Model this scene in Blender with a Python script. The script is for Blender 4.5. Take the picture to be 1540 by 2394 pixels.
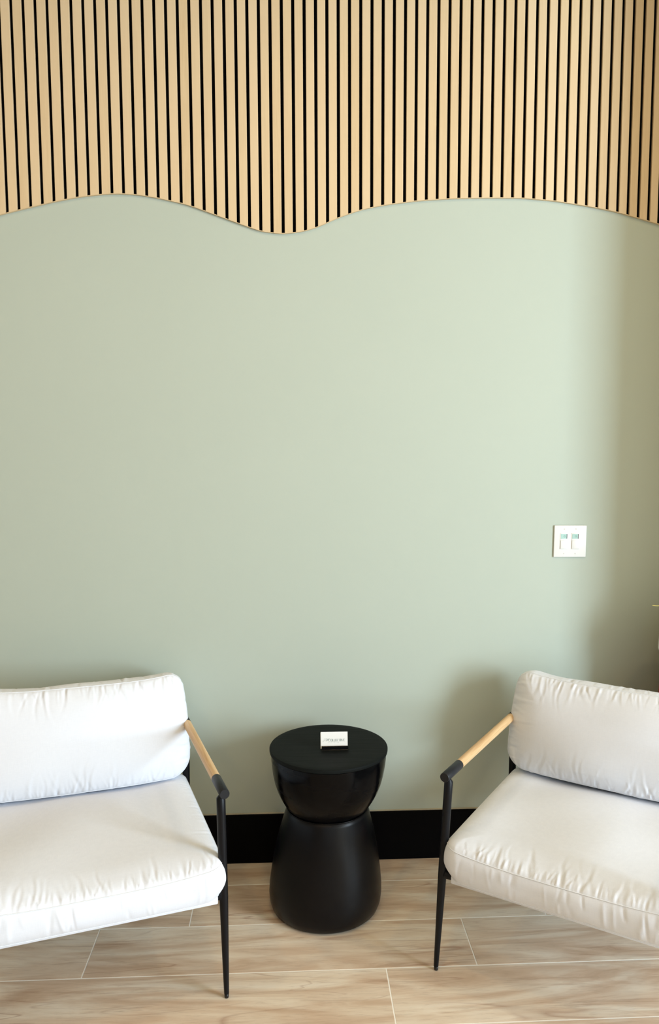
import bpy, bmesh, math, random
import numpy as np
from mathutils import Vector, Matrix

for o in list(bpy.data.objects):
    bpy.data.objects.remove(o, do_unlink=True)
SC = bpy.context.scene
COL = SC.collection
R = math.radians

# ------------------------------------------------------------------ camera
CAM_H = 1.56
cd = bpy.data.cameras.new('camera'); cam = bpy.data.objects.new('camera', cd); COL.objects.link(cam)
PITCH, YAW, ROLL = 0.100130581, 0.0459395854, -0.003568066
F = Vector((math.sin(YAW) * math.cos(PITCH), math.cos(YAW) * math.cos(PITCH), -math.sin(PITCH)))
R0 = Vector((math.cos(YAW), -math.sin(YAW), 0)); U0 = R0.cross(F)
RX = R0 * math.cos(ROLL) + U0 * math.sin(ROLL); UX = -R0 * math.sin(ROLL) + U0 * math.cos(ROLL)
m = Matrix((RX, UX, -F)).transposed().to_4x4(); m.translation = (0, 0, CAM_H)
cam.matrix_world = m
cd.sensor_fit = 'HORIZONTAL'; cd.sensor_width = 36; cd.lens = 1875.887 / 1540 * 36
cd.clip_start = 0.02
SC.camera = cam

# ------------------------------------------------------------------ world and lights
w = bpy.data.worlds.new('world'); SC.world = w; w.use_nodes = True
bg = w.node_tree.nodes['Background']
sky = w.node_tree.nodes.new('ShaderNodeTexSky'); sky.sky_type = 'HOSEK_WILKIE'; sky.turbidity = 3
sky.sun_direction = (-0.3, 0.2, 0.93)
w.node_tree.links.new(sky.outputs[0], bg.inputs[0]); bg.inputs[1].default_value = 0.6

def area(name, loc, target, sx, sy, power, color, spread=180):
    ld = bpy.data.lights.new(name, 'AREA'); ld.shape = 'RECTANGLE'; ld.size = sx; ld.size_y = sy
    ld.energy = power; ld.color = color; ld.spread = R(spread)
    o = bpy.data.objects.new(name, ld); COL.objects.link(o); o.location = loc
    o.rotation_euler = (Vector(target) - Vector(loc)).to_track_quat('-Z', 'Y').to_euler()
    return o
WALL_Y = 2.798
# daylight entering through the wide window in the right-hand wall, beside and behind the camera
area('window_daylight', (4.15, -0.70, 1.62), (-1.0, -0.70, 1.62), 1.6, 2.4, 392, (0.735, 0.88, 1.0))
# daylight entering through the glazed entrance behind the camera
area('entrance_daylight', (0.3, -1.70, 1.6), (0.3, 2.8, 1.2), 1.8, 1.6, 9, (0.80, 0.93, 1.0))
LAMPS = [(-1.5, 1.35), (0.1, 1.35), (1.7, 1.35), (-1.5, -0.8), (0.1, -0.8), (2.9, 1.2)]
LAMP_POWER = 8.8
LAMP_COLOR = (1.0, 0.69, 0.33)

SC.view_settings.view_transform = 'Standard'; SC.view_settings.look = 'None'
SC.view_settings.gamma = 1.0; SC.view_settings.use_curve_mapping = False
SC.view_settings.exposure = 0.05
SC.cycles.use_denoising = True
SC.cycles.max_bounces = 8; SC.cycles.diffuse_bounces = 5
SC.cycles.sample_clamp_indirect = 6

# ------------------------------------------------------------------ helpers
def link(name, me, mat=None, parent=None, smooth=False):
    o = bpy.data.objects.new(name, me); COL.objects.link(o)
    if mat: me.materials.append(mat)
    if parent: o.parent = parent
    if smooth:
        me.polygons.foreach_set('use_smooth', [True] * len(me.polygons))
    return o
def obj(name, bm, mat, parent=None, smooth=False, sharp=None):
    bmesh.ops.recalc_face_normals(bm, faces=bm.faces)
    me = bpy.data.meshes.new(name); bm.to_mesh(me); bm.free()
    o = link(name, me, mat, parent, smooth)
    if sharp is not None:
        me.set_sharp_from_angle(angle=R(sharp))
    return o
def thing(name, label, cat, loc=(0, 0, 0), rz=0, group=None):
    o = bpy.data.objects.new(name, None); COL.objects.link(o); o.empty_display_size = 0.1
    o.location = loc; o.rotation_euler = (0, 0, rz)
    return tag(o, label, cat, group)
def tag(o, label, cat, group=None):
    o['label'] = label; o['category'] = cat
    if group: o['group'] = group
    return o
def struct(o, label=None):
    o['kind'] = 'structure'
    if label: o['label'] = label
    return o
def box(bm, lo, hi, bev=0, seg=2):
    r = bmesh.ops.create_cube(bm, size=1)
    vs = r['verts']
    for v in vs:
        v.co = Vector([(lo[i] + hi[i]) / 2 + v.co[i] * (hi[i] - lo[i]) for i in range(3)])
    if bev:
        es = {e for v in vs for e in v.link_edges}
        bmesh.ops.bevel(bm, geom=list(es), offset=bev, segments=seg, affect='EDGES', profile=0.5)
def boxbm(lo, hi, bev=0, seg=2):
    bm = bmesh.new(); box(bm, lo, hi, bev, seg); return bm
def tube(bm, pts, rads, seg=20, caps=True, closed=False):
    pts = [Vector(p) for p in pts]; n = len(pts); rings = []
    up = None
    for i in range(n):
        a = pts[i - 1] if (i > 0 or closed) else pts[i]
        b = pts[(i + 1) % n] if (i < n - 1 or closed) else pts[i]
        t = (b - a).normalized()
        if up is None:
            up = Vector((0, 0, 1)) if abs(t.z) < 0.9 else Vector((0, 1, 0))
        x = t.cross(up).normalized(); y = x.cross(t).normalized(); up = y
        r = rads[i] if isinstance(rads, (list, tuple)) else rads
        rings.append([bm.verts.new(pts[i] + (x * math.cos(k * 2 * math.pi / seg) + y * math.sin(k * 2 * math.pi / seg)) * r) for k in range(seg)])
    for i in range(n if closed else n - 1):
        A, B = rings[i], rings[(i + 1) % n]
        for k in range(seg):
            bm.faces.new((A[k], A[(k + 1) % seg], B[(k + 1) % seg], B[k]))
    if caps and not closed:
        bm.faces.new(rings[0][::-1]); bm.faces.new(rings[-1])
def lathe(bm, prof, seg=96, cx=None, top=True, bottom=True, cy=0):
    """prof: (r, z); cx: function z -> x of the axis"""
    rings = []
    for r, z in prof:
        x0 = cx(z) if cx else 0
        rings.append([bm.verts.new((x0 + r * math.cos(2 * math.pi * k / seg), cy + r * math.sin(2 * math.pi * k / seg), z)) for k in range(seg)])
    for A, B in zip(rings, rings[1:]):
        for k in range(seg):
            bm.faces.new((A[k], A[(k + 1) % seg], B[(k + 1) % seg], B[k]))
    if bottom: bm.faces.new(rings[0][::-1])
    if top: bm.faces.new(rings[-1])

# ------------------------------------------------------------------ materials
def mat(name, color, rough=0.5, metallic=0, spec=0.5):
    m = bpy.data.materials.new(name); m.use_nodes = True
    b = m.node_tree.nodes['Principled BSDF']
    b.inputs['Base Color'].default_value = (*color, 1); b.inputs['Roughness'].default_value = rough
    b.inputs['Metallic'].default_value = metallic; b.inputs['Specular IOR Level'].default_value = spec
    return m
def N(m, t, **kw):
    n = m.node_tree.nodes.new(t)
    for k, v in kw.items(): setattr(n, k, v)
    return n
def L(m, a, b): m.node_tree.links.new(a, b)
def coords(m, scale, kind='Object', rnd=0):
    tc = N(m, 'ShaderNodeTexCoord'); mp = N(m, 'ShaderNodeMapping'); mp.inputs['Scale'].default_value = scale
    L(m, tc.outputs[kind], mp.inputs['Vector'])
    if rnd:
        oi = N(m, 'ShaderNodeObjectInfo'); mu = N(m, 'ShaderNodeVectorMath', operation='SCALE')
        mu.inputs[0].default_value = (rnd, rnd * 0.7, rnd * 1.3); L(m, oi.outputs['Random'], mu.inputs['Scale'])
        L(m, mu.outputs[0], mp.inputs['Location'])
    return mp.outputs['Vector']
def noise(m, vec, scale, detail=4, rough=0.5, dist=0):
    n = N(m, 'ShaderNodeTexNoise'); n.inputs['Scale'].default_value = scale; n.inputs['Detail'].default_value = detail
    n.inputs['Roughness'].default_value = rough; n.inputs['Distortion'].default_value = dist
    L(m, vec, n.inputs['Vector']); return n.outputs['Fac']
def ramp(m, fac, stops, interp='LINEAR'):
    r = N(m, 'ShaderNodeValToRGB'); cr = r.color_ramp; cr.interpolation = interp
    while len(cr.elements) < len(stops): cr.elements.new(0.5)
    for e, (p, c) in zip(cr.elements, stops): e.position = p; e.color = (*c, 1) if len(c) == 3 else c
    L(m, fac, r.inputs[0]); return r.outputs[0]
def mix(m, fac, a, b, mode='MIX'):
    x = N(m, 'ShaderNodeMix', data_type='RGBA', blend_type=mode)
    if isinstance(fac, (int, float)): x.inputs['Factor'].default_value = fac
    else: L(m, fac, x.inputs['Factor'])
    for v, s in ((a, 'A'), (b, 'B')):
        sk = [i for i in x.inputs if i.name == s and i.type == 'RGBA'][0]
        if isinstance(v, tuple): sk.default_value = (*v, 1)
        else: L(m, v, sk)
    return [o for o in x.outputs if o.type == 'RGBA'][0]
def bump(m, h, strength, dist=0.001, normal=None):
    b = N(m, 'ShaderNodeBump'); b.inputs['Strength'].default_value = strength; b.inputs['Distance'].default_value = dist
    L(m, h, b.inputs['Height'])
    if normal: L(m, normal, b.inputs['Normal'])
    L(m, b.outputs[0], m.node_tree.nodes['Principled BSDF'].inputs['Normal']); return b.outputs[0]
def base(m, c): L(m, c, m.node_tree.nodes['Principled BSDF'].inputs['Base Color'])
def roughness(m, c): L(m, c, m.node_tree.nodes['Principled BSDF'].inputs['Roughness'])

M = {}
# sage green wall paint with a faint roller texture
p = M['sage'] = mat('sage_paint', (0.50, 0.545, 0.445), 0.75, spec=0.25)
v = coords(p, (1, 1, 1)); bump(p, noise(p, v, 420, 3), 0.12, 0.0006)
base(p, mix(p, noise(p, v, 3, 3), (0.425, 0.480, 0.418), (0.440, 0.495, 0.432)))
M['plaster'] = mat('beige_plaster', (0.40, 0.345, 0.27), 0.8, spec=0.2)
p = M['plaster']; bump(p, noise(p, coords(p, (1, 1, 1)), 300, 3), 0.1, 0.0006)
# pale maple veneer of the slats, grain along z
p = M['slat'] = mat('pale_veneer', (0.66, 0.52, 0.35), 0.5, spec=0.3)
v = coords(p, (34, 34, 1.9), rnd=30)
g = noise(p, v, 2.2, 5, 0.6, 1.6)
v2 = coords(p, (3, 3, 0.7), rnd=17)
c = mix(p, ramp(p, g, [(0.3, (0, 0, 0)), (0.72, (1, 1, 1))]), (0.575, 0.425, 0.245), (0.645, 0.495, 0.30))
oi = N(p, 'ShaderNodeObjectInfo')
c = mix(p, mix(p, 0.5, ramp(p, oi.outputs['Random'], [(0, (0, 0, 0)), (1, (1, 1, 1))]), ramp(p, noise(p, v2, 2, 2), [(0.3, (0, 0, 0)), (0.7, (1, 1, 1))])), c, (0.665, 0.52, 0.335))
base(p, c); bump(p, g, 0.08, 0.0004)
M['felt'] = mat('black_felt', (0.0015, 0.0015, 0.0018), 0.95, spec=0.05)
p = M['felt']; bump(p, noise(p, coords(p, (1, 1, 1)), 900, 2), 0.3, 0.0005)
p = M['black_trim'] = mat('black_trim_paint', (0.0010, 0.0009, 0.0012), 0.6, spec=0.06)
bump(p, noise(p, coords(p, (1, 1, 1)), 60, 2), 0.05, 0.0005)
# wood look porcelain tile: every tile gets its own piece of the pattern
p = M['tile'] = mat('wood_look_tile', (0.45, 0.34, 0.24), 0.42, spec=0.5)
v = coords(p, (1.1, 7.5, 1), rnd=23)
big = noise(p, v, 1.6, 4, 0.55, 1.3)
v3 = coords(p, (2.2, 26, 1), rnd=11)
streak = noise(p, v3, 1.7, 6, 0.62, 0.8)
v4 = coords(p, (9, 150, 1), rnd=5)
fine = noise(p, v4, 2.0, 4, 0.7, 0.3)
c = ramp(p, big, [(0.26, (0.46, 0.315, 0.21)), (0.42, (0.60, 0.455, 0.33)), (0.58, (0.72, 0.615, 0.485)), (0.76, (0.79, 0.72, 0.61))])
c = mix(p, ramp(p, streak, [(0.30, (0.45,) * 3), (0.42, (0, 0, 0))]), c, (0.33, 0.20, 0.125))
c = mix(p, ramp(p, fine, [(0.34, (0.30,) * 3), (0.46, (0, 0, 0))]), c, (0.33, 0.23, 0.165))
ct_ = noise(p, coords(p, (0.55, 6.5, 1), rnd=31), 1.0, 3, 0.45, 0.6)
msk = noise(p, coords(p, (1.5, 5, 1), rnd=13), 1.6, 2)
ln = ramp(p, ct_, [(0.0, (0, 0, 0)), (0.470, (0, 0, 0)), (0.476, (1, 1, 1)), (0.482, (0, 0, 0)), (0.575, (0, 0, 0)), (0.579, (0.8,) * 3), (0.583, (0, 0, 0))])
ln = mix(p, 1.0, ln, ramp(p, msk, [(0.42, (0, 0, 0)), (0.6, (0.62,) * 3)]), 'MULTIPLY')
c = mix(p, ln, c, (0.30, 0.15, 0.09))
# occasional knots
vo = N(p, 'ShaderNodeTexVoronoi'); vo.inputs['Scale'].default_value = 1.0; vo.inputs['Randomness'].default_value = 1.0
L(p, coords(p, (1.35, 3.4, 1), rnd=47), vo.inputs['Vector'])
kn = mix(p, 0.35, vo.outputs['Distance'], noise(p, coords(p, (14, 40, 1)), 1, 3), 'LINEAR_LIGHT')
c = mix(p, ramp(p, vo.outputs['Distance'], [(0.0, (0.75,) * 3), (0.045, (0.5,) * 3), (0.075, (0, 0, 0))]), c, (0.36, 0.27, 0.21))
base(p, c)
roughness(p, ramp(p, noise(p, coords(p, (6, 40, 1)), 2, 3), [(0.3, (0.40,) * 3), (0.7, (0.52,) * 3)]))
bump(p, fine, 0.10, 0.0006)
M['grout'] = mat('pale_grout', (0.86, 0.83, 0.76), 0.9, spec=0.2)
bump(M['grout'], noise(M['grout'], coords(M['grout'], (1, 1, 1)), 500, 2), 0.3, 0.0005)
# off-white woven fabric
p = M['fabric'] = mat('off_white_fabric', (0.80, 0.785, 0.755), 0.9, spec=0.12)
p.node_tree.nodes['Principled BSDF'].inputs['Sheen Weight'].default_value = 0.15
va = coords(p, (900, 60, 60)); vb = coords(p, (60, 60, 900))
wf = mix(p, 0.5, noise(p, va, 1, 2), noise(p, vb, 1, 2))
base(p, mix(p, ramp(p, wf, [(0.35, (0, 0, 0)), (0.65, (1, 1, 1))]), (0.70, 0.73, 0.795), (0.735, 0.765, 0.83)))
bump(p, wf, 0.18, 0.0005)
M['welt'] = mat('off_white_welt', (0.72, 0.745, 0.79), 0.85, spec=0.12)
bump(M['welt'], noise(M['welt'], coords(M['welt'], (1, 1, 1)), 1500, 2), 0.2, 0.0003)
p = M['black_metal'] = mat('black_powder_coat', (0.0025, 0.0032, 0.0052), 0.40, spec=0.22)
bump(p, noise(p, coords(p, (1, 1, 1)), 1400, 2), 0.05, 0.0003)
p = M['cap_metal'] = mat('charcoal_powder_coat', (0.010, 0.0115, 0.015), 0.45, spec=0.3)
bump(p, noise(p, coords(p, (1, 1, 1)), 1400, 2), 0.05, 0.0003)
p = M['rubber'] = mat('black_rubber_foot', (0.006, 0.006, 0.007), 0.3, spec=0.5)
bump(p, noise(p, coords(p, (1, 1, 1)), 400, 2), 0.05, 0.0003)
# ash wood of the armrests, grain along y
p = M['ash'] = mat('ash_wood', (0.62, 0.42, 0.23), 0.45, spec=0.4)
v = coords(p, (60, 3.0, 60)); g = noise(p, v, 1.6, 5, 0.6, 0.8)
base(p, ramp(p, g, [(0.30, (0.52, 0.315, 0.145)), (0.5, (0.64, 0.43, 0.225)), (0.7, (0.72, 0.52, 0.30))]))
bump(p, g, 0.06, 0.0003)
# black lacquer of the drum table, brushed unevenly
p = M['lacquer'] = mat('black_lacquer', (0.0005, 0.0008, 0.0022), 0.28, spec=0.24)
g = noise(p, coords(p, (1, 1, 1.6)), 7, 4, 0.55, 0.4)
roughness(p, ramp(p, g, [(0.3, (0.27,) * 3), (0.7, (0.40,) * 3)]))
bump(p, noise(p, coords(p, (1, 1, 1)), 20, 3), 0.06, 0.002)
p = M['lacquer_gloss'] = mat('glossy_black_lacquer', (0.0006, 0.0008, 0.0015), 0.2, spec=0.14)
g = noise(p, coords(p, (3, 3, 9)), 3, 3, 0.5, 1.2)
roughness(p, ramp(p, g, [(0.35, (0.14,) * 3), (0.65, (0.30,) * 3)]))
bump(p, g, 0.16, 0.0016)
p = M['table_top'] = mat('black_stained_wood', (0.011, 0.013, 0.013), 0.55, spec=0.07)
g = noise(p, coords(p, (3, 60, 1)), 2, 5, 0.6, 0.4)
base(p, mix(p, g, (0.0045, 0.006, 0.006), (0.0085, 0.0105, 0.0102)))
roughness(p, ramp(p, g, [(0.3, (0.5,) * 3), (0.7, (0.62,) * 3)])); bump(p, g, 0.10, 0.0004)
M['acrylic'] = mat('glossy_black_plastic', (0.002, 0.002, 0.003), 0.25, spec=0.5)
bump(M['acrylic'], noise(M['acrylic'], coords(M['acrylic'], (1, 1, 1)), 50, 2), 0.02, 0.0003)
M['card'] = mat('white_card_stock', (0.86, 0.87, 0.86), 0.6, spec=0.3)
bump(M['card'], noise(M['card'], coords(M['card'], (1, 1, 1)), 1200, 2), 0.05, 0.0002)
M['ink'] = mat('grey_green_ink', (0.13, 0.19, 0.18), 0.7, spec=0.2)
M['plastic'] = mat('white_switch_plastic', (0.72, 0.73, 0.72), 0.35, spec=0.5)
bump(M['plastic'], noise(M['plastic'], coords(M['plastic'], (1, 1, 1)), 300, 2), 0.02, 0.0003)
M['lcd'] = mat('pale_green_display', (0.36, 0.56, 0.52), 0.3, spec=0.4)
base(M['lcd'], mix(M['lcd'], noise(M['lcd'], coords(M['lcd'], (1, 1, 1)), 200, 2), (0.31, 0.50, 0.47), (0.42, 0.62, 0.58)))
M['lcd_ink'] = mat('display_digit', (0.13, 0.25, 0.25), 0.4)
M['lcd_bar'] = mat('display_dark_edge', (0.05, 0.05, 0.05), 0.4)
M['ceramic'] = mat('white_ceramic', (0.82, 0.82, 0.80), 0.3, spec=0.5)
bump(M['ceramic'], noise(M['ceramic'], coords(M['ceramic'], (1, 1, 1)), 30, 2), 0.04, 0.001)
M['red_wood'] = mat('red_lacquered_wood', (0.30, 0.022, 0.012), 0.3, spec=0.5)
bump(M['red_wood'], noise(M['red_wood'], coords(M['red_wood'], (20, 20, 2)), 3, 3), 0.05, 0.0005)
p = M['grass'] = mat('dry_yellow_stem', (0.60, 0.50, 0.12), 0.6, spec=0.3)
base(p, mix(p, noise(p, coords(p, (1, 1, 1)), 40, 2), (0.52, 0.43, 0.10), (0.70, 0.60, 0.20)))
M['lamp_glow'] = mat('lamp_diffuser', (0.9, 0.8, 0.65), 0.5)
b_ = M['lamp_glow'].node_tree.nodes['Principled BSDF']
b_.inputs['Emission Color'].default_value = (1, 0.8, 0.55, 1); b_.inputs['Emission Strength'].default_value = 3
gm = M['glass'] = bpy.data.materials.new('window_glass'); gm.use_nodes = True
b_ = gm.node_tree.nodes['Principled BSDF']; b_.inputs['Transmission Weight'].default_value = 1
b_.inputs['Roughness'].default_value = 0.0; b_.inputs['IOR'].default_value = 1.45

# ------------------------------------------------------------------ the room
X0, X1, Y0, Y1, ZC = -3.0, 4.25, -1.8, WALL_Y, 3.25
struct(obj('wall_back', boxbm((X0 - .15, Y1, -.05), (X1 + .15, Y1 + .15, ZC + .1)), M['sage']), 'sage green painted wall behind the two armchairs')
struct(obj('wall_left', boxbm((X0 - .15, Y0, -.05), (X0, Y1, ZC + .1)), M['plaster']))
bm = bmesh.new(); WY0, WY1, WZ0, WZ1 = -1.5, 0.1, 0.42, 2.82
box(bm, (X1, Y0, -.05), (X1 + .15, WY0, ZC + .1)); box(bm, (X1, WY1, -.05), (X1 + .15, Y1, ZC + .1))
box(bm, (X1, WY0, -.05), (X1 + .15, WY1, WZ0)); box(bm, (X1, WY0, WZ1), (X1 + .15, WY1, ZC + .1))
struct(obj('wall_right', bm, M['plaster']))
bm = bmesh.new(); t = .05; f0, f1 = X1 + .05, X1 + .10; ym = (WY0 + WY1) / 2
box(bm, (f0, WY0, WZ0), (f1, WY0 + t, WZ1)); box(bm, (f0, WY1 - t, WZ0), (f1, WY1, WZ1))
box(bm, (f0, WY0 + t, WZ0), (f1, WY1 - t, WZ0 + t)); box(bm, (f0, WY0 + t, WZ1 - t), (f1, WY1 - t, WZ1))
box(bm, (f0, ym - t / 2, WZ0 + t), (f1, ym + t / 2, WZ1 - t))
wo = struct(obj('window_2', bm, M['black_trim']))
for q0, q1 in ((WY0 + t, ym - t / 2), (ym + t / 2, WY1 - t)):
    obj('pane', boxbm((X1 + .07, q0, WZ0 + t), (X1 + .077, q1, WZ1 - t)), M['glass'], wo)
struct(obj('ceiling', boxbm((X0 - .15, Y0 - .15, ZC), (X1 + .15, Y1 + .15, ZC + .15)), M['plaster']))
PX, PY = 1.460, 2.37      # short return wall just right of the view
struct(obj('wall_return', boxbm((PX, PY, 0.0), (PX + .14, Y1, ZC)), M['sage']))
# front wall with two window openings
def front_piece(bm, x0, x1, z0, z1): box(bm, (x0, Y0 - .15, z0), (x1, Y0, z1))
bm = bmesh.new()
WIN = [(-0.7, 1.3, 0.7, 2.5)]
front_piece(bm, X0 - .15, -0.7, -.05, ZC + .1); front_piece(bm, 1.3, X1 + .15, -.05, ZC + .1)
for a, b, z0, z1 in WIN:
    front_piece(bm, a, b, -.05, z0); front_piece(bm, a, b, z1, ZC + .1)
struct(obj('wall_front', bm, M['plaster']))
for i, (a, b, z0, z1) in enumerate(WIN):
    bm = bmesh.new(); t = 0.05; y0, y1 = Y0 - .10, Y0 - .05
    box(bm, (a, y0, z0), (a + t, y1, z1)); box(bm, (b - t, y0, z0), (b, y1, z1))
    box(bm, (a + t, y0, z0), (b - t, y1, z0 + t)); box(bm, (a + t, y0, z1 - t), (b - t, y1, z1))
    box(bm, ((a + b) / 2 - t / 2, y0, z0 + t), ((a + b) / 2 + t / 2, y1, z1 - t))
    wo = struct(obj('window_%d' % (i + 1), bm, M['black_trim']))
    for q0, q1 in ((a + t, (a + b) / 2 - t / 2), ((a + b) / 2 + t / 2, b - t)):
        obj('pane', boxbm((q0, Y0 - .08, z0 + t), (q1, Y0 - .073, z1 - t)), M['glass'], wo)
# baseboards
BH = 0.1825
struct(obj('baseboard_back', boxbm((X0, Y1 - .015, 0), (PX, Y1, BH), 0.0015, 1), M['black_trim']), 'tall black baseboard along the sage wall')
struct(obj('baseboard_return', boxbm((PX - .015, PY, 0), (PX, Y1 - .016, BH), 0.0015, 1), M['black_trim']))
struct(obj('baseboard_left', boxbm((X0, Y0, 0), (X0 + .015, Y1 - .016, BH), 0.0015, 1), M['black_trim']))
# painted-over caulk line on the baseboard
p = M['caulk'] = mat('cream_caulk', (0.50, 0.46, 0.36), 0.7, spec=0.2)
struct(obj('trim_1', boxbm((X0, Y1 - .0085, BH), (PX, Y1, BH + .0016)), M['caulk']), 'thin pale caulk line on top of the black baseboard')

# floor: grout bed with every tile a piece
fl = struct(obj('floor', boxbm((X0 - .1, Y0 - .1, -.08), (X1 + .1, Y1 + .1, -.0005)), M['grout']), 'wood look tile floor in long staggered planks')
ROWS = [2.6442, 2.4167, 2.1881, 1.9576]
while ROWS[-1] > Y0: ROWS.append(ROWS[-1] - 0.2290)
ROWS = [Y1 + 0.0] + ROWS
JOINT = [0.11, -0.338, -0.617, 0.2615, -0.15]
PER = 1.147; G = 0.0016
random.seed(4)
for i in range(len(ROWS) - 1):
    y1, y0 = ROWS[i], max(ROWS[i + 1], Y0)
    j = JOINT[i] if i < len(JOINT) else random.uniform(0, PER)
    x = j - PER * math.ceil((j - X0) / PER)
    while x < X1:
        a, b = max(x, X0), min(x + PER, X1)
        if b - a > 0.02 and y1 - y0 > .02:
            yc, xc = (y0 + y1) / 2, (a + b) / 2
            t_ = obj('tile', boxbm((a + G - xc, y0 + G - yc, -.009), (b - G - xc, y1 - G - yc, random.uniform(-.0002, .0001)), 0.0006, 1), M['tile'], fl)
            t_.location = (xc, yc, 0)
        x += PER

# ------------------------------------------------------------------ slat cladding with a wavy lower edge
WAVE = [(-3.0, 2.25), (-2.7, 2.32), (-2.4, 2.345), (-2.1, 2.32), (-1.85, 2.25), (-1.65, 2.195), (-1.45, 2.175), (-1.2, 2.205), (-1.06, 2.243), (-0.9550, 2.2740), (-0.8710, 2.2952), (-0.7868, 2.3151), (-0.7027, 2.3322), (-0.6187, 2.3426), (-0.5696, 2.3451), (-0.5067, 2.3423), (-0.4367, 2.3320), (-0.3386, 2.3109), (-0.2542, 2.2813), (-0.1695, 2.2516), (-0.0985, 2.2271), (-0.0271, 2.2193), (0.0447, 2.2282), (0.0951, 2.2440), (0.1599, 2.2737), (0.2391, 2.3009), (0.3184, 2.3169), (0.4340, 2.3318), (0.5500, 2.3399), (0.6665, 2.3431), (0.7835, 2.3435), (0.9012, 2.3348), (1.0196, 2.3176), (1.1090, 2.3014), (1.1990, 2.2781), (1.2593, 2.2616), (1.36, 2.232), (1.46, 2.20)]
D_SLAT = 2.788            # front plane of the slats, 9 mm proud of a thin felt backing
BACK_Y = D_SLAT + 0.0088
KS = D_SLAT / 2.775
WX = np.array([a * KS for a, b in WAVE]); WZ = np.array([1.56 + (b - 1.56) * KS for a, b in WAVE])
gx_ = np.linspace(WX[0], WX[-1], 1600); gz_ = np.interp(gx_, WX, WZ)
ker = np.hanning(31); ker /= ker.sum(); gz_ = np.convolve(np.pad(gz_, 15, mode='reflect', reflect_type='odd'), ker, 'valid')
def wave(x): return float(np.interp(x, gx_, gz_))
# measured gap centres at one row of the photograph give the (slightly uneven) panel pitch
gi = np.array([0, 5, 10, 15, 18, 22, 27, 32, 36, 39, 44, 49, 54, 58])
gpx = np.array([15.3, 463 / 3.08, 886 / 3.08, 1300 / 3.08, 503.2, 609.1, 740, 868, 970.9, 1047.2, 1173.1, 1297.8, 1421.2, 1517.6])
def px_to_x(px, py, Y):
    d = F * 1875.887 + RX * (px - 770) - UX * (py - 1197)
    return d.x / d.y * Y
gw = np.array([px_to_x(a, 440, D_SLAT) for a in gpx])
cf = np.polyfit(gi, gw, 2)
gapc = lambda i: float(np.polyval(cf, i))
clad = thing('slat_cladding', 'pale wood slat cladding with black gaps and wavy lower edge high on wall', 'wall panel', (0, 0, 0))
# backing felt
N0 = -50
xa, xb = gapc(N0), min(PX - .004, gapc(66))
NB = 400; bx = np.linspace(xa, xb, NB)
bm = bmesh.new()
def strip_solid(bm, xs, zlo, zhi, y0, y1):
    q = []
    for x in xs:
        a, b = zlo(x), zhi(x)
        q.append([bm.verts.new(c) for c in ((x, y0, a), (x, y0, b), (x, y1, b), (x, y1, a))])
    for A, B in zip(q, q[1:]):
        for k in range(4):
            bm.faces.new((A[k], A[(k + 1) % 4], B[(k + 1) % 4], B[k]))
    bm.faces.new(q[0][::-1]); bm.faces.new(q[-1])
strip_solid(bm, bx, lambda x: wave(x) + .0021, lambda x: ZC, BACK_Y, Y1 - .0005)
obj('backing_felt', bm, M['felt'], clad)
bm = bmesh.new(); strip_solid(bm, bx, lambda x: wave(x), lambda x: wave(x) + .0016, D_SLAT - .0004, Y1 - .0005)
obj('edge_strip', bm, M['slat'], clad)
GAPW = 0.0107
for i in range(N0, 66):
    a, b = gapc(i) + GAPW / 2, gapc(i + 1) - GAPW / 2
    if b > PX - .004: break
    xc = (a + b) / 2; bm = bmesh.new()
    strip_solid(bm, [a - xc, a - xc + .0012, (a - xc) * .4, (b - xc) * .4, b - xc - .0012, b - xc], lambda x: wave(x + xc) + .0017, lambda x: ZC, 0, BACK_Y - D_SLAT)
    for v_ in bm.verts:       # eased long edges
        if v_.co.y < .001 and (abs(v_.co.x - (a - xc)) < 1e-5 or abs(v_.co.x - (b - xc)) < 1e-5): v_.co.y += .0004
    s_ = obj('slat', bm, M['slat'], clad); s_.location = (xc, D_SLAT, 0)

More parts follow.
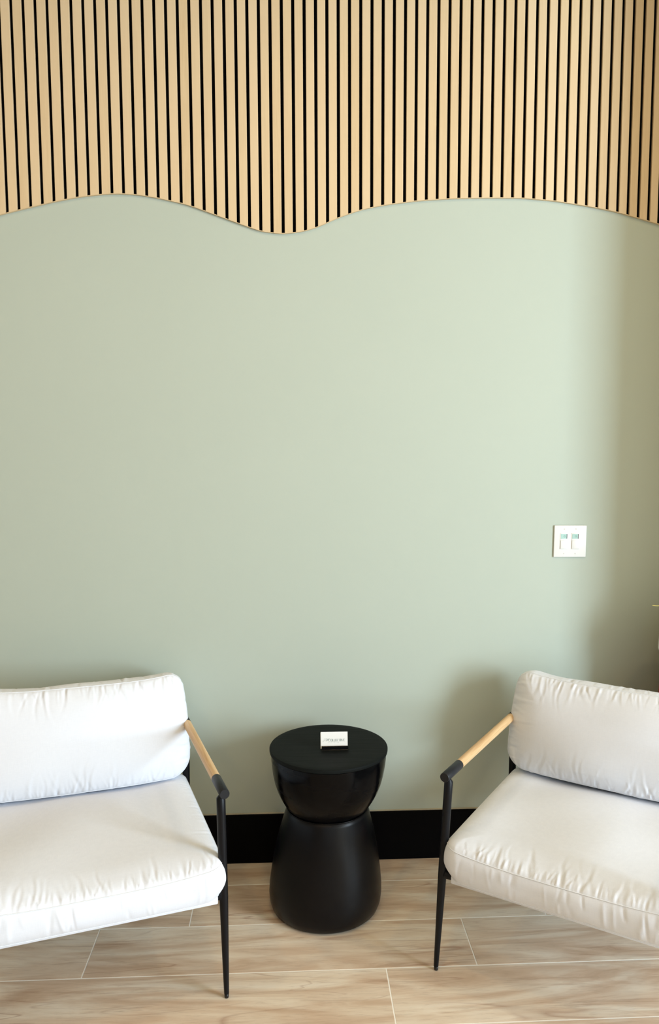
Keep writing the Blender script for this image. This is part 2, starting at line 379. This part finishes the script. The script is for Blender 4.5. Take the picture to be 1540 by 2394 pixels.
# ------------------------------------------------------------------ cushions
def rmap(u, v, a, b, r):
    """square [-1,1]^2 -> rounded rectangle, keeps straight parts straight"""
    x, y = u * a, v * b
    cx, cy = np.clip((np.abs(x) - (a - r)) / r, 0, 1), np.clip((np.abs(y) - (b - r)) / r, 0, 1)
    nx, ny = cx * np.sqrt(1 - cy ** 2 / 2), cy * np.sqrt(1 - cx ** 2 / 2)
    X = np.where(np.abs(x) > a - r, np.sign(x) * (a - r + r * nx), x)
    Y = np.where(np.abs(y) > b - r, np.sign(y) * (b - r + r * ny), y)
    return X, Y
def sdist(X, Y, a, b, r):
    qx, qy = np.abs(X) - (a - r), np.abs(Y) - (b - r)
    return -(np.hypot(np.maximum(qx, 0), np.maximum(qy, 0)) + np.minimum(np.maximum(qx, qy), 0) - r)
def cushion(a, b, r, hb, puff, T, crown, bulge, seed, nu=210, nv=130, kb=14, creases=60, amp=.0030, shape=None, puff_exp=.6):
    """box cushion: panels +-hb, band between, gathers along the seams. returns verts, faces, seam loops"""
    rs = np.random.RandomState(seed)
    # denser near the edges
    def dens(n, h):
        t = np.linspace(-1, 1, n + 1); return np.sign(t) * (1 - (1 - np.abs(t)) ** 1.25) if False else t
    u = dens(nu, a); v = dens(nv, b); Ug, Vg = np.meshgrid(u, v, indexing='ij')
    X, Y = rmap(Ug, Vg, a, b, r); d = sdist(X, Y, a, b, r).clip(0)
    z0 = hb + puff * (1 - (1 - np.minimum(d / T, 1)) ** 2.2) ** puff_exp + crown * (1 - (X / a) ** 2) * (1 - (Y / b) ** 2)
    low = np.zeros_like(X)
    for k in range(7):
        fx, fy, ph = rs.uniform(2, 9), rs.uniform(2, 9), rs.uniform(0, 6.28)
        low += np.sin(fx * X * 2 + fy * Y * 2 * rs.choice([-1, 1]) + ph) * .0012
    z0 = z0 + low * np.minimum(d / .04, 1)
    def crease_field(X, Y, d, which):
        W = np.zeros_like(X)
        for k in range(creases):
            side = rs.choice(4, p=[.36, .36, .14, .14])
            half = a if side < 2 else b
            pos = rs.uniform(-.93, .93) * half; wd = rs.uniform(.0018, .0048) if k % 4 else rs.uniform(.004, .0068); ln = rs.uniform(.010, .034) if k % 4 else rs.uniform(.03, .065); sl = rs.uniform(-.35, .35)
            am = amp * rs.uniform(.25, 1) * rs.choice([1, -1, -1])
            if side < 2:
                dd = (b - Y) if side == 0 else (b + Y); t = X - pos - sl * dd - .004 * np.sin(dd * 60 + k)
            else:
                dd = (a - X) if side == 2 else (a + X); t = Y - pos - sl * dd
            fall = np.exp(-(dd / ln) ** 2) * np.clip(dd / .004, .0, 1)
            W += am * fall * (np.exp(-(t / wd) ** 2) - .5 * np.exp(-((t - 1.6 * wd) / wd) ** 2))
        return W
    zt = z0 + crease_field(X, Y, d, 0)
    zb = -(z0 * .6 + hb * .4)
    n1, n2 = nu + 1, nv + 1
    top = np.stack([X, Y, zt], -1); bot = np.stack([X, Y, zb], -1)
    # perimeter index loop
    per = [(i, 0) for i in range(nu)] + [(nu, j) for j in range(nv)] + [(i, nv) for i in range(nu, 0, -1)] + [(0, j) for j in range(nv, 0, -1)]
    pi = np.array(per); PXY = np.stack([X[pi[:, 0], pi[:, 1]], Y[pi[:, 0], pi[:, 1]]], -1)
    tang = np.roll(PXY, -1, 0) - np.roll(PXY, 1, 0); nrm = np.stack([tang[:, 1], -tang[:, 0]], -1)
    nrm /= np.linalg.norm(nrm, axis=1, keepdims=True)
    s = np.concatenate([[0], np.cumsum(np.linalg.norm(np.diff(PXY, axis=0), axis=1))])
    top[pi[:, 0], pi[:, 1], 2] = hb; bot[pi[:, 0], pi[:, 1], 2] = -hb
    Ltot = s[-1]
    band = []
    cr = [(rs.uniform(0, Ltot), rs.uniform(.002, .007), rs.choice([0, 1, 2], p=[.45, .25, .3]), rs.uniform(.25, 1) * rs.choice([1, -1]), rs.uniform(-.25, .25)) for _ in range(int(creases * .35))]
    for k in range(1, kb):
        tt = 1 - 2 * k / kb
        out = bulge * (1 - abs(tt) ** 2.6)
        cw = np.zeros(len(s))
        for p0, wd, kind, am, sl in cr:
            e = {0: (max(tt, 0) ** .5) * (1 - abs(tt) ** 6), 1: (max(-tt, 0) ** .5) * (1 - abs(tt) ** 6), 2: 1 - abs(tt) ** 3}[kind]
            q = s - p0 - sl * tt * hb
            cw += am * amp * .8 * e * np.exp(-(q / wd) ** 2)
        lf = .0015 * np.sin(s * 14 + 1.3 * k / kb + seed) + .001 * np.sin(s * 31 + seed * 2)
        xy = PXY + nrm * (out + cw + lf * (1 - tt ** 2))[:, None]
        band.append(np.concatenate([xy, np.full((len(s), 1), hb * tt)], 1))
    V = np.concatenate([top.reshape(-1, 3), bot.reshape(-1, 3)] + band)
    nt = n1 * n2; faces = []
    for i in range(nu):
        for j in range(nv):
            q = (i * n2 + j, (i + 1) * n2 + j, (i + 1) * n2 + j + 1, i * n2 + j + 1)
            faces.append(q); faces.append(tuple(nt + x for x in q[::-1]))
    P = len(s); idt = [i * n2 + j for i, j in per]; idb = [nt + x for x in idt]
    rows = [idt] + [[2 * nt + k * P + x for x in range(P)] for k in range(kb - 1)] + [idb]
    for A, B in zip(rows, rows[1:]):
        for x in range(P):
            y = (x + 1) % P
            faces.append((A[x], B[x], B[y], A[y]))
    if shape is not None: V = shape(V)
    return V, faces, idt, idb
def add_cushion(name, parent, args, xf, shape, mat_):
    V, faces, idt, idb = cushion(shape=shape, **args)
    V = xf(V)
    me = bpy.data.meshes.new(name); me.from_pydata([tuple(q) for q in V], [], faces); me.update()
    bm = bmesh.new(); bm.from_mesh(me); bmesh.ops.recalc_face_normals(bm, faces=bm.faces); bm.to_mesh(me); bm.free()
    o = link(name, me, mat_, parent, True)
    for idx in (idt, idb):
        loop = V[idx]
        keep = [0]
        for k in range(1, len(loop)):
            if np.linalg.norm(loop[k] - loop[keep[-1]]) > .003: keep.append(k)
        pts = loop[keep]; c = V.mean(0)
        pts = [tuple(q + (q - c) / np.linalg.norm(q - c) * .0004) for q in pts]
        bm = bmesh.new(); tube(bm, pts, .0012, 8, closed=True)
        obj('piping', bm, M['welt'], o, True)
    return o

# ------------------------------------------------------------------ armchairs
def armchair(label, cx, cy, rz, foot_out, seed, back_half, back_z, back_roll):
    t = thing('armchair', label, 'armchair', (cx, cy, 0), rz, None)
    A = .345
    for sg in (-1, 1):
        # armrest: wood dowel with metal sleeves at both ends
        bm = bmesh.new(); tube(bm, [(sg * A, y, .590) for y in np.linspace(-.255, .200, 12)], .0134, 32)
        ar = obj('armrest', bm, M['ash'], t, True, 40)
        for y0, y1 in ((-.360, -.2535), (.1995, .262)):
            bm = bmesh.new(); tube(bm, [(sg * A, y0, .590), (sg * A, y0 + .0012, .590), (sg * A, y1 - .0006, .590), (sg * A, y1, .590)], [.0128, .0138, .0138, .0134], 32)
            s_ = obj('metal_sleeve', bm, M['cap_metal'], ar, True, 40); s_['label'] = 'dark metal sleeve on the end of the wooden armrest'
        fo = foot_out
        def leg(xt, yt, xf_, yf, name='leg'):
            bm = bmesh.new(); P0, P1 = Vector((xt, yt, .586)), Vector((xf_, yf, .012)); pts, rr = [], []
            for k in range(16):
                q = 0 if k == 0 else .016 + .984 * (k - 1) / 14; pts.append(P0.lerp(P1, q)); z = pts[-1].z
                rr.append(.0050 if k == 0 else .0122 if z > .30 else .0066 + (.0122 - .0066) * (z / .30) ** .9)
            tube(bm, pts, rr, 28)
            lg = obj('leg', bm, M['black_metal'], t, True, 50)
            bm = bmesh.new(); lathe(bm, [(.0042, 0), (.0058, .0012), (.0062, .004), (.0062, .011), (.0050, .012)], 24)
            for v_ in bm.verts: v_.co += Vector((xf_, yf, 0))
            obj('rubber_foot', bm, M['rubber'], lg, True, 50)
        leg(sg * (A - .008), -.3470, sg * (A + fo), -.350)
        leg(sg * (A - .001), .226, sg * (A + fo * .6), .262)
        # short bracket from leg to seat frame
        bm = bmesh.new(); tube(bm, [(sg * .300, -.3460, .297), (sg * .326, -.3462, .297), (sg * .344, -.3468, .300)], [.010, .010, .0135], 20)
        obj('bracket', bm, M['black_metal'], t, True, 50)
        # side rail under the seat
        bm = bmesh.new(); tube(bm, [(sg * .338, -.34, .300), (sg * .338, .235, .295)], .009, 16)
        obj('side_rail', bm, M['black_metal'], t, True, 50)
    # back crossbars between the rear posts
    for z in (.575, .45):
        bm = bmesh.new(); tube(bm, [(-.344, .232 + (.59 - z) * .02, z), (.344, .232 + (.59 - z) * .02, z)], .008, 16)
        obj('back_rail', bm, M['black_metal'], t, True, 50)
    # upholstered seat frame
    bm = boxbm((-.322, -.362, .284), (.322, .245, .3055), .0035, 2)
    obj('seat_frame', bm, M['fabric'], t, True, 45)
    # seat cushion
    a, b = .3385, .322
    def shp(V):
        X, Y, Z = V[:, 0].copy(), V[:, 1], V[:, 2]; Z2 = Z.copy()
        k = np.clip((Z + .0415) / .083, 0, 1)
        low = np.clip((-Z - .002) / .040, 0, 1) ** 1.5; cn = (np.abs(X) / a) ** 7 * np.clip(np.abs(Y) / b, 0, 1) ** 7
        X = X - np.sign(X) * .022 * low * cn; V = V.copy(); V[:, 1] -= np.sign(Y) * .010 * low * cn; Y = V[:, 1]
        Z2 += k * (.020 * (np.abs(X) / a) ** 3 - .006)                   # seam lifts at the corners
        Z2 -= k * .003 * np.clip((Y + .1) / .4, 0, 1)
        V = V.copy(); V[:, 0] = X; V[:, 2] = Z2; return V
    def xf(V): return V + np.array([0, -.062, .3455])
    add_cushion('seat_cushion', t, dict(a=a, b=b, r=.046, hb=.0405, puff=.026, T=.10, crown=.024, bulge=.009, seed=seed, creases=300, amp=.0025), xf, shp, M['fabric'])
    # back cushion, leaning back on the rear rail
    a2, b2 = .335, back_half; tilt = R(13)
    def shp2(V):
        X, Y, Z = V[:, 0], V[:, 1], V[:, 2]; V = V.copy()
        top = np.clip((Y + .02) / b2, 0, 1)
        V[:, 1] += top * (.022 * (np.abs(X) / a2) ** 4 - .006)           # corners stand up a little
        V[:, 1] -= np.clip(-(Y + .02) / b2, 0, 1) * (-.010 * (np.abs(X) / a2) ** 4)
        V[:, 0] += np.sign(X) * .012 * (1 - ((Y + .05) / b2).clip(-1, 1) ** 2) * (np.abs(X) / a2) ** 3
        V[:, 2] -= .014 * (X / a2) ** 2                                  # shallow curve around the sitter
        return V
    ct, st = math.cos(tilt), math.sin(tilt)
    def xf2(V):
        X, Y, Z = V.T
        cr_, sr_ = math.cos(back_roll), math.sin(back_roll)
        X, Y = X * cr_ + Y * sr_, Y * cr_ - (X - .2) * sr_
        # cushion y -> up, cushion z -> towards the front
        up = Y; fr_ = Z
        y = -fr_ * ct + up * st; z = up * ct + fr_ * st
        return np.stack([X, y + .238, z + back_z], -1)
    add_cushion('back_cushion', t, dict(a=a2, b=b2, r=.058, hb=.052, puff=.026, T=.10, crown=.022, bulge=.008, seed=seed + 50, nu=210, nv=90, creases=230, amp=.0027), xf2, shp2, M['fabric'])
    return t
armchair('off-white cushioned armchair with ash armrests left of the black side table', -0.6263, 2.3202, R(17.5), -.002, 3, .166, .577, R(0.8))
armchair('off-white cushioned armchair with ash armrests right of the table, below the wall switch', 0.9074, 2.2551, R(-34.3), .024, 8, .159, .575, 0)

# ------------------------------------------------------------------ drum side table
TX, TY = 0.108, 2.520
t = thing('side_table', 'black hourglass drum side table with round top, between the two armchairs', 'side table', (TX, TY, 0))
ax = lambda z: -.012 + .014 * min(1, z / .5)
bm = bmesh.new()
lathe(bm, [(.120, .0), (.158, .0), (.168, .003), (.176, .011), (.1825, .030), (.1850, .055), (.1840, .085), (.1790, .130), (.1715, .180), (.1620, .230), (.1530, .268), (.1430, .305), (.1370, .326), (.1320, .340), (.126, .3435), (.110, .344)], 112, ax)
obj('base', bm, M['lacquer'], t, True, 60)
bm = bmesh.new()
lathe(bm, [(.112, .336), (.1265, .337), (.1300, .341), (.1335, .347), (.1410, .357), (.1530, .377), (.1640, .400), (.1730, .425), (.1800, .455), (.1845, .485), (.1870, .510), (.1875, .527), (.1840, .529), (.150, .529)], 112, ax)
bw = obj('bowl', bm, M['lacquer_gloss'], t, True, 60)
bm = bmesh.new()
lathe(bm, [(.150, .5285), (.1880, .5288), (.1912, .5300), (.1918, .5330), (.1918, .5395), (.1908, .5415), (.1890, .5420), (.170, .5422), (.08, .5422)], 128, ax)
obj('tabletop', bm, M['table_top'], t, True, 50)
# irregular lacquer bead round the waist
bm = bmesh.new(); rs_ = random.Random(2); pts = []
for k in range(120):
    an = 2 * math.pi * k / 120; rr = .1330 + rs_.uniform(-.0003, .0003)
    pts.append((ax(.342) + rr * math.cos(an), rr * math.sin(an), .3420 + .0006 * math.sin(an * 7)))
tube(bm, pts, .0022, 8, closed=True); obj('waist_bead', bm, M['lacquer_gloss'], t, True)

# ------------------------------------------------------------------ business card holder and cards
TT = .5422
HX, HY = 0.1290, 2.497
h = thing('card_holder', 'small glossy black business card holder on the side table', 'card holder', (HX, HY, TT), R(-0.5))
hw = .0425
bm = boxbm((-hw, -.018, 0), (hw, .030, .0025), .0006, 1); obj('foot', bm, M['acrylic'], h)
bm = boxbm((-hw, -.018, .0025), (hw, -.0155, .0150), .0006, 1); obj('front_lip', bm, M['acrylic'], h)
bm = boxbm((-hw, 0, 0), (hw, .0025, .034), .0006, 1); bp = obj('back_plate', bm, M['acrylic'], h); bp.location = (0, .004, .0015); bp.rotation_euler = (R(-14), 0, 0)
def card(label, dx, dy, dz, rz):
    c_ = tag(obj('business_card', boxbm((-.0432, 0, 0), (.0432, .0005, .0508)), M['card']), label, 'business card')
    c_.location = (HX + dx, HY + dy, TT + dz); c_.rotation_euler = (R(-13), 0, R(-0.5) + rz); return c_
cb = card('white business card peeking out behind the printed card in the black holder', -.0029, -.0102, .0032, 0.0)
cf_ = card('white printed business card with grey lettering, front card in the black holder', -.0021, -.0125, .0060, 0.0)
# lettering drawn as thin ribbons; units: millimetres from the card's lower left corner
def ribbon(bm, pts, wd, y=-.00012):
    n = len(pts); out = []
    for i in range(n):
        a_, b_2 = pts[max(i - 1, 0)], pts[min(i + 1, n - 1)]
        dx, dz = b_2[0] - a_[0], b_2[1] - a_[1]; l = math.hypot(dx, dz) or 1
        w_ = (wd[i] if isinstance(wd, (list, tuple)) else wd) / 2; nx, nz = -dz / l * w_, dx / l * w_
        out.append((bm.verts.new(((pts[i][0] + nx) * .001 - .0432, y, (pts[i][1] + nz) * .001)), bm.verts.new(((pts[i][0] - nx) * .001 - .0432, y, (pts[i][1] - nz) * .001))))
    for (a0, a1), (b0, b1) in zip(out, out[1:]): bm.faces.new((a0, a1, b1, b0))
def arc(cx, cz, rx, rz_, a0, a1, n=18): return [(cx + rx * math.cos(R(a0 + (a1 - a0) * k / n)), cz + rz_ * math.sin(R(a0 + (a1 - a0) * k / n))) for k in range(n + 1)]
def glyph(bm, ch, x, z, w_, hh):
    S, T_ = hh * .17, hh * .055
    if ch in 'CO':
        a0, a1 = (50, 310) if ch == 'C' else (0, 360); n = 26
        P_ = arc(x + w_ / 2, z + hh / 2, w_ / 2, hh / 2, a0, a1, n)
        wd = []
        for k in range(n + 1):
            an = R(a0 + (a1 - a0) * k / n); wd.append(T_ + (S - T_) * abs(math.cos(an)) ** 2 * (1 if ch == 'O' or math.cos(an) < 0 else .3))
        ribbon(bm, P_, wd)
        if ch == 'C': ribbon(bm, [(x + w_ * .84, z + hh * .92), (x + w_ * .86, z + hh * .72)], T_ * 1.4)
    elif ch in 'LEITN':
        sx = x + S / 2 if ch != 'I' else x + w_ / 2
        if ch == 'T':
            ribbon(bm, [(x + w_ / 2, z), (x + w_ / 2, z + hh)], S); ribbon(bm, [(x, z + hh - T_ / 2), (x + w_, z + hh - T_ / 2)], T_)
            ribbon(bm, [(x, z + hh), (x, z + hh * .82)], T_); ribbon(bm, [(x + w_, z + hh), (x + w_, z + hh * .82)], T_)
        elif ch == 'N':
            ribbon(bm, [(x, z), (x, z + hh)], T_ * 1.6); ribbon(bm, [(x + w_, z), (x + w_, z + hh)], T_ * 1.6); ribbon(bm, [(x, z + hh), (x + w_, z)], S * .8)
        else: ribbon(bm, [(sx, z), (sx, z + hh)], S)
        if ch == 'L': ribbon(bm, [(sx, z + T_ / 2), (x + w_, z + T_ / 2)], T_); ribbon(bm, [(x + w_, z), (x + w_, z + hh * .2)], T_)
        if ch == 'E':
            for q in (T_ / 2, hh * .52, hh - T_ / 2): ribbon(bm, [(sx, z + q), (x + w_ * (.8 if q == hh * .52 else 1), z + q)], T_)
            ribbon(bm, [(x + w_, z), (x + w_, z + hh * .18)], T_); ribbon(bm, [(x + w_, z + hh), (x + w_, z + hh * .84)], T_)
    elif ch == 'V':
        ribbon(bm, [(x, z + hh), (x + w_ * .55, z)], S); ribbon(bm, [(x + w_ * .55, z), (x + w_, z + hh)], T_)
    elif ch == 'A':
        ribbon(bm, [(x, z), (x + w_ * .5, z + hh)], T_ * 1.5); ribbon(bm, [(x + w_ * .5, z + hh), (x + w_, z)], S); ribbon(bm, [(x + w_ * .2, z + hh * .35), (x + w_ * .8, z + hh * .35)], T_ * 1.5)
    elif ch == 'U':
        ribbon(bm, [(x, z + hh)] + arc(x + w_ / 2, z + w_ / 2, w_ / 2, w_ / 2, 180, 360, 10) + [(x + w_, z + hh)], S * .8)
    elif ch == 'S':
        ribbon(bm, arc(x + w_ / 2, z + hh * .75, w_ / 2, hh * .25, 40, 270, 10) + arc(x + w_ / 2, z + hh * .25, w_ / 2, hh * .25, 90, -140, 10), S * .8)
K = .0981  # mm per unit measured on the card
def mx(px): return (px - 268) * K
def mz(pz): return 50.8 - (pz - 305) * K
bm = bmesh.new(); HH = (612 - 530) * K
for ch, x0_, x1_ in (('C', 522, 572), ('O', 578, 636), ('L', 648, 684), ('L', 697, 735), ('E', 750, 790), ('C', 802, 858), ('T', 866, 914), ('I', 916, 930), ('V', 934, 1000), ('E', 1012, 1056)):
    glyph(bm, ch, mx(x0_), mz(612), (x1_ - x0_) * K, HH)
# script initial
def spl(pts, n=10):
    out = []
    P_ = [pts[0]] + list(pts) + [pts[-1]]
    for i in range(1, len(P_) - 2):
        for k in range(n):
            t_ = k / n; q = []
            for c_ in (0, 1):
                p0, p1, p2, p3 = P_[i - 1][c_], P_[i][c_], P_[i + 1][c_], P_[i + 2][c_]
                q.append(.5 * (2 * p1 + (p2 - p0) * t_ + (2 * p0 - 5 * p1 + 4 * p2 - p3) * t_ ** 2 + (3 * p1 - p0 - 3 * p2 + p3) * t_ ** 3))
            out.append(tuple(q))
    return out + [tuple(pts[-1])]
def sc(pts): return [(mx(a_), mz(b_2)) for a_, b_2 in pts]
ribbon(bm, spl(sc([(452, 512), (420, 508), (385, 520), (372, 548), (398, 560), (362, 575), (332, 592), (330, 614), (352, 616), (392, 590), (430, 545), (458, 510)])), .32)
ribbon(bm, spl(sc([(458, 510), (448, 555), (432, 606)])), .5)
ribbon(bm, spl(sc([(432, 606), (470, 560), (505, 515)])), .3)
ribbon(bm, spl(sc([(505, 515), (480, 570), (460, 608)])), .75)
ribbon(bm, spl(sc([(460, 608), (500, 560), (552, 512)])), .6)
lt = obj('lettering', bm, M['ink'], cf_); lt['label'] = 'grey lettering on the white business card'
bm = bmesh.new()
x_ = 506
for ch in 'SALON SUITES':
    if ch != ' ': glyph(bm, ch, mx(x_), mz(660), 17 * K, 20 * K)
    x_ += 31.5 if ch != ' ' else 24
lt = obj('small_lettering', bm, M['ink'], cf_); lt['label'] = 'tiny second line of grey lettering'

# ------------------------------------------------------------------ wall control plate
WXc, WZc = 0.9862, 1.1672
t = thing('wall_switch', 'white double wall switch plate with two small displays on the sage wall', 'wall switch', (WXc, Y1, WZc))
t.rotation_euler = (0, R(0.55), 0)
bm = bmesh.new(); box(bm, (-.0585, -.0060, -.0572), (.0585, -.0005, .0572), .0022, 3)
obj('plate', bm, M['plastic'], t, True, 30)
for s_x in (-.0225, .0185):
    bm = boxbm((s_x - .0150, -.0072, -.0290), (s_x + .0150, -.0055, .0300), .0009, 2)
    ti = obj('timer_switch', bm, M['plastic'], t, True, 30)
    bm = boxbm((s_x - .0125, -.0090, -.0265), (s_x + .0125, -.0070, .0035), .0008, 2); obj('button', bm, M['plastic'], ti, True, 30)
    bm = boxbm((s_x - .0120, -.0078, .0095), (s_x + .0085, -.0070, .0260), .0002, 1); obj('display', bm, M['lcd'], ti)
    bm = boxbm((s_x + .0085, -.0077, .0095), (s_x + .0110, -.0070, .0260)); db = obj('display_edge', bm, M['lcd_bar'], ti); db['label'] = 'dark strip along the right side of the display'
    bm = bmesh.new(); pts = [(s_x + .001 + .0026 * math.cos(q * math.pi / 8), -.0080, .0185 + .0030 * math.sin(q * math.pi / 8)) for q in range(16)]
    tube(bm, pts, .0004, 6, closed=True); obj('display_digit', bm, M['lcd_ink'], ti)
for s_x in (-.0210, .0200):
    for z in (-.0440, .0440):
        bm = bmesh.new(); lathe(bm, [(.0001, -.0), (.0024, 0), (.0024, .0008), (.0001, .0009)], 20, top=False, bottom=False)
        bmesh.ops.rotate(bm, verts=bm.verts, cent=(0, 0, 0), matrix=Matrix.Rotation(R(90), 3, 'X'))
        for v_ in bm.verts: v_.co += Vector((s_x, -.0060, z))
        sr = obj('screw', bm, M['plastic'], t, True, 40)
        bm = boxbm((s_x - .0004, -.0071, z - .0020), (s_x + .0004, -.0068, z + .0020)); obj('slot', bm, M['caulk'], sr)

def smooth_profile(pts, n=6):
    out = []; P_ = [pts[0]] + list(pts) + [pts[-1]]
    for i in range(1, len(P_) - 2):
        for k in range(n):
            q = k / n
            out.append(tuple(.5 * (2 * P_[i][c] + (P_[i + 1][c] - P_[i - 1][c]) * q + (2 * P_[i - 1][c] - 5 * P_[i][c] + 4 * P_[i + 1][c] - P_[i + 2][c]) * q * q + (3 * P_[i][c] - P_[i - 1][c] - 3 * P_[i + 1][c] + P_[i + 2][c]) * q ** 3) for c in (0, 1)))
    return out + [pts[-1]]
# ------------------------------------------------------------------ vase on a red stand at the right edge
VX, VY = 1.3340, 2.600
t = thing('plant_stand', 'red lacquered flared wooden stand behind the right armchair at the photo edge', 'plant stand', (VX, VY, 0))
bm = bmesh.new(); lathe(bm, [(.085, 0), (.095, .004), (.098, .03), (.0985, .20), (.098, .45), (.0945, .58), (.0880, .68), (.0820, .735), (.076, .772), (.060, .796)], 64)
obj('column', bm, M['red_wood'], t, True, 60)
bm = bmesh.new(); lathe(bm, [(.070, .7955), (.084, .7955), (.086, .804), (.084, .8125), (.070, .8128)], 64)
obj('top_plate', bm, M['red_wood'], t, True, 60)
v0 = .8130
t = tag(obj('vase', (lambda b: (lathe(b, [(.060, v0), (.0930, v0)] + smooth_profile([(.0945, v0 + .004), (.0930, v0 + .045), (.0890, v0 + .080), (.078, v0 + .115), (.060, v0 + .138), (.046, v0 + .148), (.043, v0 + .156)]) + [(.040, v0 + .154), (.040, v0 + .110)], 64, top=True), b)[1])(bmesh.new()), M['ceramic'], None, True, 60), 'white ceramic vase with flat bottom holding yellow stems, at the right photo edge', 'vase')
t.location = (VX, VY, 0)
st_ = thing('dried_stems', 'thin yellow dried stems arching out of the white vase', 'dried plant', (VX, VY, v0 + .112))
rr_ = random.Random(5)
for k in range(7):
    an = [math.pi * 1.0, 1.25, .2, 2.2, 4.9, 5.6, 4.2][k]; ln = [.118, .10, .09, .10, .12, .09, .10][k]
    hgt = [.053, .16, .2, .17, .15, .19, .2][k]
    P_ = [(0.012, 0.0), (.030, hgt * .65), (ln * .62, hgt * 1.02), (ln * .92, hgt * .90), (ln + .012, hgt * .915)]
    if k == 0: P_ = [(.012, 0), (.033, .053), (.070, .058), (.106, .0475), (.130, .049)]
    P_ = spl(P_, 6)
    bm = bmesh.new(); tube(bm, [(q * math.cos(an), q * math.sin(an), z) for q, z in P_], .0011, 8)
    obj('stem', bm, M['grass'], st_, True)

# ------------------------------------------------------------------ recessed ceiling lamps
for k, (lx, ly) in enumerate(LAMPS):
    place = ['left rear', 'middle rear', 'right rear', 'left front', 'middle front', 'far right'][k]
    t = thing('ceiling_lamp', 'round recessed ceiling lamp, %s of the room' % place, 'ceiling lamp', (lx, ly, ZC), 0, 'recessed ceiling lamps')
    bm = bmesh.new(); lathe(bm, [(.075, -.001), (.095, -.001), (.093, -.008), (.078, -.010)], 40, top=False, bottom=False); obj('trim_ring', bm, M['plastic'], t, True)
    bm = bmesh.new(); lathe(bm, [(.0001, -.004), (.076, -.004)], 40, top=False, bottom=False); obj('diffuser', bm, M['lamp_glow'], t)
    ld = bpy.data.lights.new('lamp_light', 'AREA'); ld.shape = 'DISK'; ld.size = .15; ld.energy = LAMP_POWER; ld.color = LAMP_COLOR
    lo = bpy.data.objects.new('lamp_light', ld); COL.objects.link(lo); lo.parent = t; lo.location = (0, 0, -.012)
